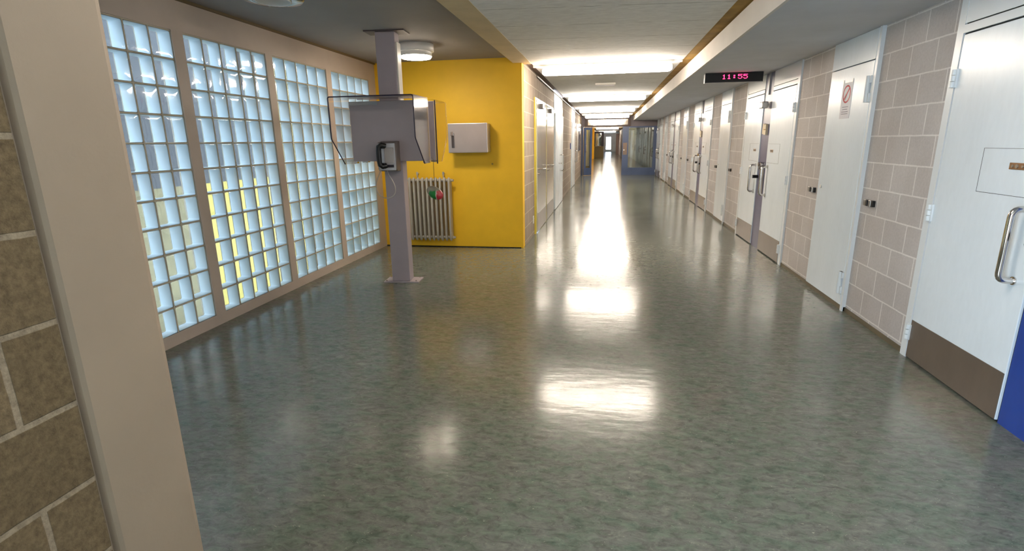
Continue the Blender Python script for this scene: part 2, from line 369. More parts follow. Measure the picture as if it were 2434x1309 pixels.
def glass_panel(idx, y0):
    grid = B()
    xf, xb = XG-0.012, XG-0.122
    for i in range(6): yy = y0-0.005+0.2*i-0.005 + (0.005 if i == 0 else 0); box(grid, xb, xf+0.004, yy, yy+0.01 if 0 < i < 5 else yy+0.006, zb, zt)
    for k in range(12): zz = zb+0.2*k-0.005-0.005; box(grid, xb-0.001, xf+0.0035, y0-0.003, y0+0.993, max(zb, zz), min(zt, zz+0.01))
    bl = B()
    for i in range(5):
        for k in range(11):
            cy = y0+0.2*i+0.095; cz = zb+0.2*k+0.095
            o_f = [bl.verts.new((xf-0.002, a, b)) for a, b in rr_ring(cy, cz, 0.0945, 0.012)]
            s_f = [bl.verts.new((xf+0.003, a, b)) for a, b in rr_ring(cy, cz, 0.0925, 0.012)]
            s_b = [bl.verts.new((xf+0.0027, a, b)) for a, b in rr_ring(cy, cz, 0.0925, 0.012)]
            i_f = [bl.verts.new((xf+0.0045, a, b)) for a, b in rr_ring(cy, cz, 0.084, 0.018)]
            p_f = [bl.verts.new((xf+0.0052, a, b)) for a, b in rr_ring(cy, cz, 0.04, 0.02)]
            i_b = [bl.verts.new((xb+0.010, a, b)) for a, b in rr_ring(cy, cz, 0.0925, 0.012)]
            n = len(o_f)
            for q in range(n):
                w = (q+1) % n
                for A, Bq, mi in ((o_f, s_f, 1), (s_f, i_f, 0), (i_f, p_f, 0), (s_b, i_b, 1)):
                    f = bl.faces.new((A[q], A[w], Bq[w], Bq[q])); f.material_index = mi; f.smooth = mi == 0
            f = bl.faces.new(p_f); f.material_index = 0; f.smooth = True
            f = bl.faces.new(i_b[::-1]); f.material_index = 2
    w = struct('window_%d' % idx, bl, [M_pane, M_cell, M_pane_back], 'glass block panel, number %s from the viewer along the alcove' % ['zero', 'one', 'two', 'three', 'four'][idx-1], 'window')
    obj('mortar_grid', grid, M_mortar, w)
for i, y in enumerate(PY): glass_panel(i+1, y)
portal('daylight_portal', (XG-0.15, 4.25, 1.2), (0, -PI/2, 0), 2.3, 5.5)

# outside the glass blocks: an open yard with a facade opposite
M_yard = simple('pale_concrete_paving', srgb(190, 196, 200), 0.8, var=0.08)
M_fac = simple('facade_blue_grey', srgb(92, 92, 96), 0.7, var=0.15, vscale=1.5)
M_fac2 = simple('facade_yellow_reflection', srgb(158, 140, 78), 0.7, var=0.1)  # mustard patch imitates the yellow end wall's reflection in the glass blocks
M_yel2 = simple('facade_yellow_dado', srgb(226, 204, 104), 0.6, var=0.05)
M_bei2 = simple('facade_beige_dado', srgb(156, 144, 108), 0.6, var=0.15, vscale=4)
M_whi2 = simple('facade_white', srgb(176, 186, 192), 0.6, var=0.05)
bm = B(); box(bm, -14, -3.41, -14, 20, -1.3, -1.2); box(bm, -3.41, -1.5, -14, 0.7, -1.3, -1.2); struct('ground_outside', bm, M_yard)
bm = B(); X1 = -5.4
box(bm, X1-0.2, X1, 1.0, 6.1, -1.2, 0.97, 2); box(bm, X1-0.2, X1, 6.1, 8.9, -1.2, 0.97, 1)
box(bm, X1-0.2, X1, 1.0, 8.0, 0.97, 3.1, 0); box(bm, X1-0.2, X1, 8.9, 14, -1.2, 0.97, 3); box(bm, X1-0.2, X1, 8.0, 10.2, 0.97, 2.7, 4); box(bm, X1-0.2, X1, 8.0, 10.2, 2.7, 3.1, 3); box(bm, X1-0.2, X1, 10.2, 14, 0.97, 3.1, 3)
box(bm, X1-0.02, X1+0.02, 7.2, 8.2, 2.35, 3.1, 5)
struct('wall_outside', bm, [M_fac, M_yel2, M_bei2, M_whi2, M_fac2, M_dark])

# ================================================================== white doors on the right
def handle_d(y, z0, z1, px, parent, x=XR-0.028, r=0.0155):
    bm = B(); pts = rounded([(x, y, z0), (x-px, y, z0), (x-px, y, z1), (x, y, z1)], 0.04, 5); tube(bm, pts, r, 12)
    for z in (z0, z1): cyl(bm, (x+0.001, y, z), (x-0.006, y, z), r+0.006, 14)
    return obj('handle', bm, M_chrome, parent)
def hinge(y, z0, z1, x, parent, r=0.014):
    bm = B(); d = (z1-z0)/3
    for i in range(3): cyl(bm, (x-0.008, y, z0+d*i+0.002), (x-0.008, y, z0+d*(i+1)-0.002), r, 12)
    box(bm, x-0.006, x+0.012, y-0.022, y+0.022, z0, z1)
    return obj('hinge', bm, M_frame, parent)
ordn = ['nearest', 'second', 'third', 'fourth', 'fifth']
door_no = [0]
XD = XR-0.0215      # face of door leaves (proud of the wall a little)
def leaf(s, a, b, side, ui):
    """side=+1: hinges at larger y, handle at smaller y"""
    door_no[0] += 1
    where = 'farther leaf' if side > 0 else 'nearer leaf'
    y0, y1 = s+a, s+b
    t = thing('door_%d' % door_no[0], 'white steel cell door, %s of the %s door pair on the right' % (where, ordn[ui]), 'door', (0, 0, 0), 0, None, 'structure')
    bm = B(); box(bm, XD, XD+0.05, y0, y1, 0.012, 2.022); obj('leaf', bm, M_door, t, bevel=0.003)
    obj('kick_plate', bx(XD-0.003, XD-0.0002, y0+0.004, y1-0.004, 0.014, 0.27), M_kick, t)
    yh = y1 if side > 0 else y0
    for z in (0.13, 0.93, 1.73): hinge(yh+side*0.01, z, z+0.105, XD-0.004, t)
    ym = (y0+0.085) if side > 0 else (y1-0.10)
    handle_d(ym, 0.74, 1.10, 0.072, t, XD)
    # food hatch (thin joint) and its lock plate
    ha, hb = (y0+0.03, y0+0.49) if side > 0 else (y1-0.5, y1-0.03)
    bm = B()
    box(bm, XD-0.0012, XD-0.0002, ha, hb, 1.150, 1.152); box(bm, XD-0.0012, XD-0.0002, ha, hb, 1.3845, 1.386)
    yy = hb if side > 0 else ha; box(bm, XD-0.0012, XD-0.0002, yy-0.0007, yy+0.0007, 1.15, 1.386)
    obj('hatch_joint', bm, M_gap, t)
    yk = (y0+0.22) if side > 0 else (y1-0.2)
    bm = B(); box(bm, XD-0.005, XD-0.0002, yk-0.055, yk+0.055, 1.282, 1.316); lp = obj('lock_plate', bm, M_brass, t, bevel=0.002)
    bm = B()
    for q in (-0.038, 0.0, 0.03): cyl(bm, (XD-0.0085, yk+q, 1.299), (XD-0.0048, yk+q, 1.299), 0.007 if q else 0.01, 10)
    obj('screw', bm, M_steel, lp, smooth=False)
    return t
def unit(ui, s):
    fr = B(); fx = XR-0.02
    # frame posts and head
    box(fr, fx, XR+0.15, s, s+0.072, 0, ZS-0.002); box(fr, fx, XR+0.15, s+2.2, s+2.262, 0, ZS-0.002)
    for a, b in ((0.072, 0.955), (1.325, 2.2)):
        box(fr, fx, XR+0.15, s+a, s+b, 2.032, 2.078); box(fr, fx+0.002, XR+0.15, s+a, s+b, 2.086, ZS-0.002)
    f = struct('trim_%d' % (10+ui), fr, M_frame, 'white steel frame around the %s door pair on the right' % ordn[ui], 'door frame')
    bm = B()
    box(bm, XR+0.1505, XR+0.17, s, s+4.93, 0, ZS)  # unseen black sheet behind the doors, added to keep outside light from leaking in
    for a, b in ((0.072, 0.955), (1.325, 2.2)):
        box(bm, fx+0.012, XR+0.1, s+a, s+b, 2.078, 2.086)
        box(bm, XD+0.02, XR+0.1, s+a, s+b, 2.02, 2.034)
        box(bm, XD+0.015, XR+0.1, s+a, s+b, 0.0, 0.012)
        box(bm, XD+0.012, XR+0.1, s+a+0.0002, s+a+0.0058, 0.0, 2.03); box(bm, XD+0.012, XR+0.1, s+b-0.005, s+b+0.01, 0.0, 2.03)
    obj('gap_backing', bm, M_gap, f)
    # nearer leaf: hinges on the near side, handle by the post
    t1 = leaf_near(s, ui); t2 = leaf(s, 1.33, 2.185, 1, ui)
    # centre post
    mat = M_blue if ui == 0 else M_greyblue
    pm = thing('trim_%d' % (20+ui), '%s steel post between the two leaves of the %s door pair' % ('blue' if ui == 0 else 'grey-violet', ordn[ui]), 'post', (0, 0, 0), 0, None, 'structure')
    p = obj('post', bx(XR-0.012, XR+0.15, s+0.957, s+1.323, 0, ZS-0.002), mat, pm)
    obj('conduit', bx(XR-0.03, XR-0.0125, s+1.125, s+1.155, 2.0, ZS-0.003), M_steel, pm)
    lk = obj('lock_plate', bx(XR-0.02, XR-0.0125, s+1.02, s+1.2, 0.72, 1.14), M_steel, pm, bevel=0.003)
    bm = B()
    for q in (1.06, 1.16):
        cyl(bm, (XR-0.013, s+q, 1.12), (XR-0.06, s+q, 1.12), 0.028, 14)
        box(bm, XR-0.05, XR-0.0205, s+q-0.02, s+q+0.02, 1.05, 1.12)
    obj('lock_cover', bm, M_chrome, lk)
    bm = B(); cyl(bm, (XR-0.0205, s+1.08, 0.93), (XR-0.05, s+1.08, 0.93), 0.02, 12); cyl(bm, (XR-0.014, s+1.29, 0.95), (XR-0.085, s+1.29, 0.95), 0.022, 12)
    obj('knob', bm, M_black, pm)
    return f
def leaf_near(s, ui):
    return leaf(s, 0.078, 0.95, -1, ui)
for ui, s in enumerate(US): unit(ui, s)

# small bulkhead lamps and papers on the posts
for ui, s in enumerate(US):
    if ui == 0: continue
    t = thing('wall_lamp', 'small steel bulkhead lamp on the post of the %s door pair' % ordn[ui], 'lamp', (XR-0.012, s+1.14, 1.87), 0, None)
    bm = B(); box(bm, -0.095, -0.0185, -0.075, 0.075, -0.04, 0.045); obj('body', bm, M_chrome, t, bevel=0.012)
    for q in (-0.088, 0.088):
        bm = B(); cyl(bm, (-0.057, q-0.012, 0.0), (-0.057, q+0.012, 0.0), 0.037, 16)
        obj('end_cap', bm, M_steel, t)
    if ui <= 2:
        t = thing('leaflet_holder', 'pale card pockets fixed to the post of the %s door pair' % ordn[ui], 'leaflet holder', (XR-0.012, s+1.13, 1.50), 0, None)
        obj('pocket', bx(-0.03, -0.0005, -0.09, 0.0, 0.0, 0.13), simple('card', srgb(214, 200, 170), 0.6), t)
        obj('pocket', bx(-0.024, -0.0005, 0.012, 0.085, 0.01, 0.14), MATS['card'], t)
        obj('tape', bx(-0.032, -0.0305, -0.09, 0.0, 0.06, 0.07), M_brown, t)

# narrow service doors
def narrow(i, s):
    t = thing('door_%d' % (20+i), 'narrow tall white service door, %s along the right wall%s' % (ordn[i], ', with a taped notice' if i == 0 else ''), 'door', (0, 0, 0), 0, None, 'structure')
    xf = XR-0.022
    fr = B(); box(fr, XR-0.03, XR+0.12, s+3.19, s+3.225, 0, ZS-0.002); box(fr, XR-0.006, XR+0.12, s+3.225, s+3.25, 0, ZS-0.002)
    obj('frame', fr, M_frame, t)
    obj('leaf', bx(xf, XR+0.1, s+3.254, s+4.07, 0.04, 2.034), M_door, t, bevel=0.002)
    obj('head_panel', bx(xf, XR+0.1, s+3.254, s+4.07, 2.042, ZS-0.002), M_door, t, bevel=0.002)
    obj('sill', bx(xf+0.004, XR+0.1, s+3.19, s+4.07, 0, 0.038), M_skirt, t)
    for z0, z1 in ((0.14, 0.33), (1.72, 1.92)):
        bm = B(); y = s+3.262; d = (z1-z0)/3
        box(bm, xf-0.018, xf-0.0002, y-0.02, y+0.045, z0, z0+d); box(bm, xf-0.018, xf-0.0002, y-0.02, y+0.045, z1-d*0.8, z1)
        cyl(bm, (xf-0.016, y+0.02, z0), (xf-0.016, y+0.02, z1), 0.02, 12); box(bm, xf-0.006, xf-0.0002, y-0.05, y-0.012, z0, z1)
        obj('hinge', bm, M_frame, t)
    bm = B(); cyl(bm, (xf-0.0002, s+3.985, 1.0), (xf-0.010, s+3.985, 1.0), 0.016, 16); obj('keyhole_cover', bm, M_white, t)
for i, s in enumerate(US[:4]): narrow(i, s)
# key switches on the blocks either side of each service door
def key_switch(y, label):
    t = thing('key_switch', label, 'switch', (XR, y, 0.948), 0, 'key switches on the block wall')
    obj('box_case', bx(-0.024, -0.0003, -0.085, -0.045, -0.024, 0.024), M_steel, t, bevel=0.003)
    obj('box_case', bx(-0.028, -0.0003, -0.015, 0.025, -0.024, 0.024), M_steel, t, bevel=0.003)
    obj('key_slot', bx(-0.022, -0.0003, -0.116, -0.088, -0.024, 0.024), M_black, t)
    obj('key_slot', bx(-0.03, -0.0003, -0.043, -0.017, -0.022, 0.022), M_black, t)
for i, s in enumerate(US[:4]):
    key_switch(s+3.07, 'small steel and black key switch on the blocks just before the %s narrow door' % ordn[i])
    if i < 3: key_switch(s+4.28, 'small steel and black key switch on the blocks just past the %s narrow door' % ordn[i])

# no-entry style notice on the first narrow door
xs = XR-0.0225
t = thing('notice', 'white paper notice with a red prohibition ring, taped to the nearest narrow door', 'notice', (xs, 5.215, 1.76))
obj('sheet', bx(-0.0015, -0.0004, -0.1, 0.1, -0.15, 0.15), M_paper, t)
bm = B(); n = 40
for i in range(n):
    a, b = 2*PI*i/n, 2*PI*(i+1)/n
    quad(bm, [(-0.0022, 0.075*math.cos(a), 0.055+0.075*math.sin(a)), (-0.0022, 0.075*math.cos(b), 0.055+0.075*math.sin(b)), (-0.0022, 0.061*math.cos(b), 0.055+0.061*math.sin(b)), (-0.0022, 0.061*math.cos(a), 0.055+0.061*math.sin(a))])
d = 0.045
quad(bm, [(-0.0022, d+0.006, 0.055-d+0.006), (-0.0022, -d+0.006, 0.055+d+0.006), (-0.0022, -d-0.006, 0.055+d-0.006), (-0.0022, d-0.006, 0.055-d-0.006)])
obj('red_ring', bm, M_red, t)
bm = B()
quad(bm, [(-0.0019, -0.04, 0.10), (-0.0019, -0.027, 0.10), (-0.0019, 0.03, 0.005), (-0.0019, 0.017, 0.005)])
for z, w in ((-0.055, 0.06), (-0.075, 0.05), (-0.095, 0.065), (-0.112, 0.065)): quad(bm, [(-0.002, -w, z), (-0.002, w, z), (-0.002, w, z+0.006), (-0.002, -w, z+0.006)])
obj('grey_print', bm, M_grey, t)
for y in (-0.09, 0.09):
    bm = B(); box(bm, -0.003, -0.0016, y-0.008, y+0.008, 0.14, 0.175); obj('tape', bm, M_white, t)

# ================================================================== LED clock
t = thing('digital_clock', 'black digital clock with red figures 11:55 hung under the right soffit', 'clock', (1.553, 7.43, 2.209))
obj('case', bx(-0.345, 0.35, -0.002, 0.06, -0.055, 0.058), M_black, t, bevel=0.003)
bm = B(); box(bm, -0.352, -0.3455, -0.006, 0.062, -0.055, 0.058); box(bm, -0.352, 0.352, -0.006, 0.062, -0.0605, -0.0555)
obj('metal_edge', bm, M_steel, t)
FONT = {'1': ['00100','01100','00100','00100','00100','00100','01110'], '5': ['11111','10000','11110','00001','00001','10001','01110'], ':': ['000','011','011','000','011','011','000']}
px_, pz_ = 0.0104, 0.0078
for ch, cx in (('1', -0.144), ('1', -0.084), (':', -0.016), ('5', 0.048), ('5', 0.112)):
    bm = B()
    for r, row in enumerate(FONT[ch]):
        for c, v in enumerate(row):
            if v == '1':
                x = cx+(c)*px_; z = 0.036-r*pz_
                box(bm, x, x+px_*0.88, -0.0045, -0.0022, z-pz_*0.84, z)
    obj('figure', bm, M_led, t)
obj('ceiling_bracket', bx(-0.2, 0.2, 0.02, 0.04, 0.058, 0.0605), M_steel, t)

# ================================================================== corridor lights
def tube_light(y, i, tag_txt):
    t = thing('fluorescent_light', tag_txt, 'ceiling light', (-0.05, y, ZC), 0, 'fluorescent lights across the corridor ceiling')
    obj('mounting_rail', bx(-0.97, 0.97, 0.0, 0.05, -0.028, -0.0005), M_white, t)
    obj('housing', bx(-0.86, 0.86, -0.045, 0.045, -0.035, -0.029), M_white, t)
    bm = B(); n = 16; sec = []
    for k in range(n):
        a = 2*PI*k/n; sec.append((-0.09*math.cos(a), -0.089-0.053*math.sin(a)))
    L = [[bm.verts.new((x, p[0]*s_, -0.089+(p[1]+0.089)*s_)) for p in sec] for x, s_ in ((-0.84, 0.55), (-0.815, 0.9), (-0.79, 1), (0.79, 1), (0.815, 0.9), (0.84, 0.55))]
    for A, C in zip(L, L[1:]):
        for k in range(n): bm.faces.new((A[k], A[(k+1) % n], C[(k+1) % n], C[k])).smooth = True
    bm.faces.new(L[0]); bm.faces.new(L[-1][::-1])
    obj('diffuser', bm, M_tube2 if y < 5 else M_tube, t)
YL = [7.47, 12.4, 17.2, 21.6]
names = ['nearest lit fluorescent light across the corridor ceiling', 'second lit fluorescent light along the corridor ceiling', 'third lit fluorescent light along the corridor ceiling', 'lit fluorescent light just in front of the blue gate']
tube_light(2.45, 9, 'fluorescent light over the spot where the viewer stands')
for i, y in enumerate(YL): tube_light(y, i, names[i])
for i, (y, nm) in enumerate(((27.7, 'seen through the transom over'), (33.5, 'hidden just beyond'), (42.3, 'showing below the transom beyond'), (57, 'farthest, small, beyond'))):
    tube_light(y, 5+i, 'lit fluorescent light %s the blue gate' % nm)
# small emergency light
t = thing('emergency_light', 'small unlit white bar light on the ceiling between the first two lights', 'emergency light', (-0.07, 10.05, ZC))
obj('body', bx(-0.18, 0.18, -0.05, 0.05, -0.035, -0.0005), M_white, t, bevel=0.006)
obj('lens', bx(-0.165, 0.165, -0.04, 0.04, -0.05, -0.0355), M_paper, t, bevel=0.006)

# round lamps in the alcove
t = thing('round_ceiling_lamp', 'lit round white ceiling lamp behind the steel column', 'ceiling lamp', (-2.14, 6.0, ZA))
bm = B(); lathe(bm, [(0, -0.0005), (0.2, -0.0005), (0.2, -0.075), (0.19, -0.08), (0, -0.08)]); obj('base', bm, M_white, t)
bm = B(); lathe(bm, [(0.175, -0.0805), (0.175, -0.125), (0.172, -0.125), (0.172, -0.0805)]); obj('ring', bm, M_white, t)
bm = B(); lathe(bm, [(0, -0.081), (0.171, -0.081), (0.171, -0.13), (0.16, -0.145), (0.1, -0.152), (0, -0.155)]); obj('diffuser', bm, M_rlamp, t)
t = thing('round_ceiling_lamp', 'unlit round glass ceiling lamp nearest the viewer, cut by the top edge', 'ceiling lamp', (-2.2, 3.46, ZA))
bm = B(); lathe(bm, [(0, -0.0005), (0.12, -0.0005), (0.12, -0.045), (0, -0.045)]); obj('base', bm, M_white, t)
bm = B(); lathe(bm, [(0.19, -0.01), (0.2, -0.02), (0.2, -0.12), (0.185, -0.142), (0.115, -0.145), (0.11, -0.141), (0.18, -0.137), (0.194, -0.118), (0.194, -0.02)]); obj('glass_dish', bm, M_lampglass, t)
bm = B(); lathe(bm, [(0.112, -0.046), (0.112, -0.15), (0.107, -0.15), (0.107, -0.05), (0, -0.05)]); obj('inner_ring', bm, M_white, t)

# ================================================================== column with phone station
rz = math.radians(5)
t = thing('steel_column', 'grey painted square steel column standing in the alcove', 'column', (-2.17, 5.27, 0), rz)
obj('shaft', bx(-0.098, 0.098, -0.075, 0.075, 0.012, ZA-0.012), M_column, t, bevel=0.006)
obj('base_plate', bx(-0.185, 0.2, -0.105, 0.105, 0, 0.0118), M_column, t)
obj('top_plate', bx(-0.2, 0.2, -0.105, 0.105, ZA-0.0118, ZA-0.0004), simple('dark_column_paint', srgb(84, 74, 74), 0.6), t)
obj('cable_cover', bx(0.0985, 0.112, -0.06, 0.06, 1.88, 2.42), M_white, t)
bm = B()
for x in (-0.16, 0.165):
    for y in (-0.08, 0.08): cyl(bm, (x, y, 0.0119), (x, y, 0.022), 0.009, 6)
obj('bolt', bm, M_chrome, t)

rh = math.radians(1)
def hood(front, label):
    """board against the column with a clear acrylic canopy"""
    sg = 1 if front else -1
    t = thing('phone_hood', label, 'phone hood', (-2.17, 5.262, 0), rh if front else rh+PI)
    x0, x1 = (-0.405, 0.415) if front else (-0.415, 0.405)
    y0 = -0.0855
    obj('board', bx(x0, x1, y0-0.022, y0, 1.285, 1.872), M_panel, t, bevel=0.003)
    yf = -0.53; yb = y0-0.0225; zt_ = 1.885
    prof = [(yb, zt_), (yf, zt_), (yf, 1.51), (yf+0.24, 1.265), (yb-0.0, 1.265)]
    for nm, xa in (('side_panel', x0-0.0045), ('side_panel', x1+0.0005)):
        bm = B(); A = [bm.verts.new((xa, a, b)) for a, b in prof]; C = [bm.verts.new((xa+0.004, a, b)) for a, b in prof]
        bm.faces.new(A); bm.faces.new(C[::-1])
        for i in range(5): bm.faces.new((A[i], C[i], C[(i+1) % 5], A[(i+1) % 5]))
        obj(nm, bm, M_plexi, t)
    obj('top_panel', bx(x0-0.0045, x1+0.0045, yf, yb, zt_+0.0003, zt_+0.004), M_plexi, t)
    bm = B(); r = 0.0055
    pts = [(x0-0.003, yf+0.235, 1.267), (x0-0.003, yf, 1.51), (x0-0.003, yf, zt_), (x1+0.003, yf, zt_), (x1+0.003, yf, 1.51), (x1+0.003, yf+0.235, 1.267)]
    tube(bm, rounded(pts, 0.02, 4), r, 8); obj('edge_trim', bm, M_edge if front else M_plexi, t)
    if not front:
        bm = B(); cyl(bm, (x0-0.012, y0-0.012, 1.25), (x0-0.012, y0-0.012, 1.88), 0.007, 8); obj('edge_strip', bm, M_edge, t)
    for x in (x0+0.03, x1-0.03):
        bm = B(); box(bm, x-0.03, x+0.03, yb-0.045, yb-0.0003, 1.268, 1.284); cyl(bm, (x, yb-0.035, 1.262), (x, yb-0.035, 1.29), 0.009, 8)
        obj('clamp', bm, M_chrome, t)
    obj('top_strip', bx(x0, x0+0.30, yb-0.004, yb-0.0003, 1.835, 1.87), M_steel, t)
    return t
hood(True, 'clear acrylic phone hood on a grey board, front of the steel column')
hood(False, 'second clear phone hood, on the far side of the steel column')

t = thing('payphone', 'grey wall payphone with black handset on the column board', 'telephone', (-2.165, 5.262, 0), rh)
yb = -0.0855-0.0225
bm = B(); pr = [(yb-0.0005, 1.19), (yb-0.095, 1.19), (yb-0.115, 1.21), (yb-0.10, 1.47), (yb-0.0005, 1.485)]
A = [bm.verts.new((-0.098, a, b)) for a, b in pr]; C = [bm.verts.new((0.098, a, b)) for a, b in pr]
bm.faces.new(A); bm.faces.new(C[::-1])
for i in range(5): bm.faces.new((A[i], C[i], C[(i+1) % 5], A[(i+1) % 5]))
obj('case', bm, simple('phone_body_brown_grey', srgb(120, 108, 104), 0.4), t, bevel=0.006)
ff = yb-0.118
obj('face_plate', bx(-0.09, 0.09, ff, ff+0.006, 1.20, 1.462), M_phone, t, bevel=0.004)
obj('cradle', bx(-0.02, 0.075, ff-0.012, ff-0.0005, 1.27, 1.42), simple('phone_light_grey', srgb(186, 180, 178), 0.4), t, bevel=0.004)
obj('coin_tray', bx(-0.055, 0.07, ff-0.004, ff-0.0005, 1.228, 1.255), simple('phone_dark_grey', srgb(58, 54, 62), 0.4), t)
bm = B()
hx = -0.048
pts = [(hx+0.055, ff-0.03, 1.435), (hx+0.02, ff-0.05, 1.45), (hx-0.004, ff-0.06, 1.43), (hx-0.006, ff-0.062, 1.39), (hx-0.006, ff-0.062, 1.34), (hx-0.006, ff-0.062, 1.29), (hx-0.004, ff-0.06, 1.255), (hx+0.02, ff-0.05, 1.238), (hx+0.055, ff-0.03, 1.25)]
tube(bm, pts, 0.025, 12)
for z in (1.44, 1.245): cyl(bm, (hx+0.03, ff-0.014, z), (hx+0.02, ff-0.055, z), 0.029, 18)
obj('handset', bm, M_black, t)
def bez(pts, n=24):
    P = [Vector(p) for p in pts]; out = []
    for i in range(n+1):
        u = i/n; Q = P[:]
        while len(Q) > 1: Q = [a*(1-u)+b*u for a, b in zip(Q, Q[1:])]
        out.append(Q[0])
    return out
bm = B(); tube(bm, bez([(-0.045, ff-0.045, 1.225), (-0.055, ff-0.045, 1.16), (-0.23, ff, 1.03), (-0.19, ff, 0.86), (0.0, ff, 0.84), (0.17, ff, 0.90), (0.12, ff, 1.05), (0.0, ff, 1.12), (-0.01, ff+0.02, 1.195)], 40), 0.0045, 8)
obj('cord', bm, M_cord, t)

# hanging bag
t = thing('hanging_bag', 'small green, red and white bag hanging on a string from the phone hood', 'bag', (-1.723, 5.165, 0))
bm = B(); cyl(bm, (0.0, 0, 1.03), (0.0, 0.0, 1.29), 0.0025, 6); obj('string', bm, M_black, t)
bm = B(); cyl(bm, (-0.0235, 0.012, 1.32), (0.004, 0.0, 1.288), 0.004, 8); obj('hook', bm, M_steel, t)
k = NT('printed_bag'); v = k.coords(); w = k.n('ShaderNodeTexVoronoi'); w.inputs['Scale'].default_value = 13; k.l(v, w.inputs['Vector'])
sp = k.n('ShaderNodeSeparateXYZ'); k.l(v, sp.inputs[0]); mr = k.n('ShaderNodeMapRange'); mr.inputs[1].default_value = -0.09; mr.inputs[2].default_value = 0.09; k.l(sp.outputs[0], mr.inputs[0])
nz = k.noise(v, 22, 2); mm = k.n('ShaderNodeMath', operation='MULTIPLY_ADD'); k.l(nz.outputs[0], mm.inputs[0]); mm.inputs[1].default_value = 0.3; k.l(mr.outputs[0], mm.inputs[2])
bagc = (k.ramp(mm.outputs[0], [(0.0, srgb(150, 140, 120)), (0.36, srgb(150, 142, 122)), (0.40, srgb(24, 130, 56)), (0.74, srgb(30, 140, 60)), (0.78, srgb(215, 205, 200)), (0.84, srgb(190, 24, 44)), (1.0, srgb(200, 60, 70))]))
zr = k.n('ShaderNodeMapRange'); zr.inputs[1].default_value = 1.005; zr.inputs[2].default_value = 1.02; za = k.n('ShaderNodeMath', operation='MULTIPLY_ADD'); k.l(nz.outputs[0], za.inputs[0]); za.inputs[1].default_value = 0.05; k.l(sp.outputs[2], za.inputs[2]); k.l(za.outputs[0], zr.inputs[0])
k.l(k.mix(zr.outputs[0], bagc, srgb(150, 142, 124)), k.b.inputs['Base Color'])
k.b.inputs['Roughness'].default_value = 0.35
bm = B(); n = 24; rows = 14
prof = [(abs(math.cos(PI*(j/rows-0.5)))**1.15*(0.066), math.sin(PI*(j/rows-0.5))*0.088) for j in range(rows+1)]
rings = []
for j, (r, xx) in enumerate(prof):
    if r < 1e-4: rings.append([bm.verts.new((xx, 0, 0.965-xx*0.28))]); continue
    rings.append([bm.verts.new((xx, r*math.cos(2*PI*i/n)*(0.62+0.07*math.sin(5*i)), 0.965-xx*0.28+r*math.sin(2*PI*i/n)*(1+0.03*math.sin(3*i+j)))) for i in range(n)])
for a, b in zip(rings, rings[1:]):
    for i in range(n):
        if len(a) == 1: bm.faces.new((a[0], b[i], b[(i+1) % n]))
        elif len(b) == 1: bm.faces.new((a[i], a[(i+1) % n], b[0]))
        else: bm.faces.new((a[i], a[(i+1) % n], b[(i+1) % n], b[i]))
for f in bm.faces: f.smooth = True
obj('bag', bm, k.m, t)

# ================================================================== steel wall cabinet
t = thing('wall_cabinet', 'stainless steel cabinet mounted on the yellow wall', 'cabinet', (-1.835, YW, 1.517))
obj('body', bx(-0.265, 0.265, -0.175, -0.0005, -0.187, 0.187), M_cab, t, bevel=0.006)
obj('door', bx(-0.272, 0.268, -0.2, -0.176, -0.192, 0.192), M_cab, t, bevel=0.008)
bm = B(); box(bm, -0.222, -0.185, -0.212, -0.2003, -0.125, 0.07); dh = obj('handle', bm, simple('dark_steel', srgb(110, 104, 104), 0.3, metal=0.8), t, bevel=0.004)
bm = B(); box(bm, -0.227, -0.187, -0.23, -0.2125, 0.03, 0.085); obj('latch', bm, M_chrome, dh, bevel=0.004)
bm = B(); cyl(bm, (-1.55, YW, 1.17), (-1.55, YW-0.012, 1.17), 0.012, 12)
tag(obj('wall_plug', bm, M_brown), 'small brown plug on the yellow wall below the steel cabinet', 'plug')

# ================================================================== radiator
t = thing('radiator', 'grey column radiator on the yellow wall behind the steel column', 'radiator', (-2.43, YW-0.092, 0))
for i in range(10):
    x = -0.285+i*0.0635
    bm = B()
    tube(bm, [(x, -0.030, 0.985), (x, -0.045, 0.975), (x, -0.052, 0.955), (x, -0.053, 0.55), (x, -0.052, 0.155), (x, -0.045, 0.135), (x, -0.030, 0.125)], 0.0165, 12)
    box(bm, x-0.009, x+0.009, -0.05, 0.055, 0.135, 0.975)
    cyl(bm, (x-0.0317, 0, 0.955), (x+0.0317, 0, 0.955), 0.022, 12); cyl(bm, (x-0.0317, 0, 0.155), (x+0.0317, 0, 0.155), 0.022, 12)
    obj('section', bm, M_rad, t)
for z in (0.955, 0.155):
    bm = B(); cyl(bm, (0.3187, 0, z), (0.342, 0, z), 0.016, 8); obj('end_plug', bm, M_rad, t)
for x in (-0.19, 0.19):
    bm = B(); tube(bm, rounded([(x, 0.088, 1.045), (x, 0.03, 1.045), (x, 0.03, 0.975)], 0.02), 0.008, 8); cyl(bm, (x, 0.03, 1.03), (x, 0.03, 1.07), 0.014, 10)
    obj('bracket', bm, M_rad, t)
bm = B(); tube(bm, rounded([(-0.3172, 0, 0.955), (-0.37, 0, 0.955), (-0.37, 0.0, 0.3), (-0.37, 0.078, 0.2)], 0.03), 0.011, 8); obj('pipe', bm, M_rad, t)

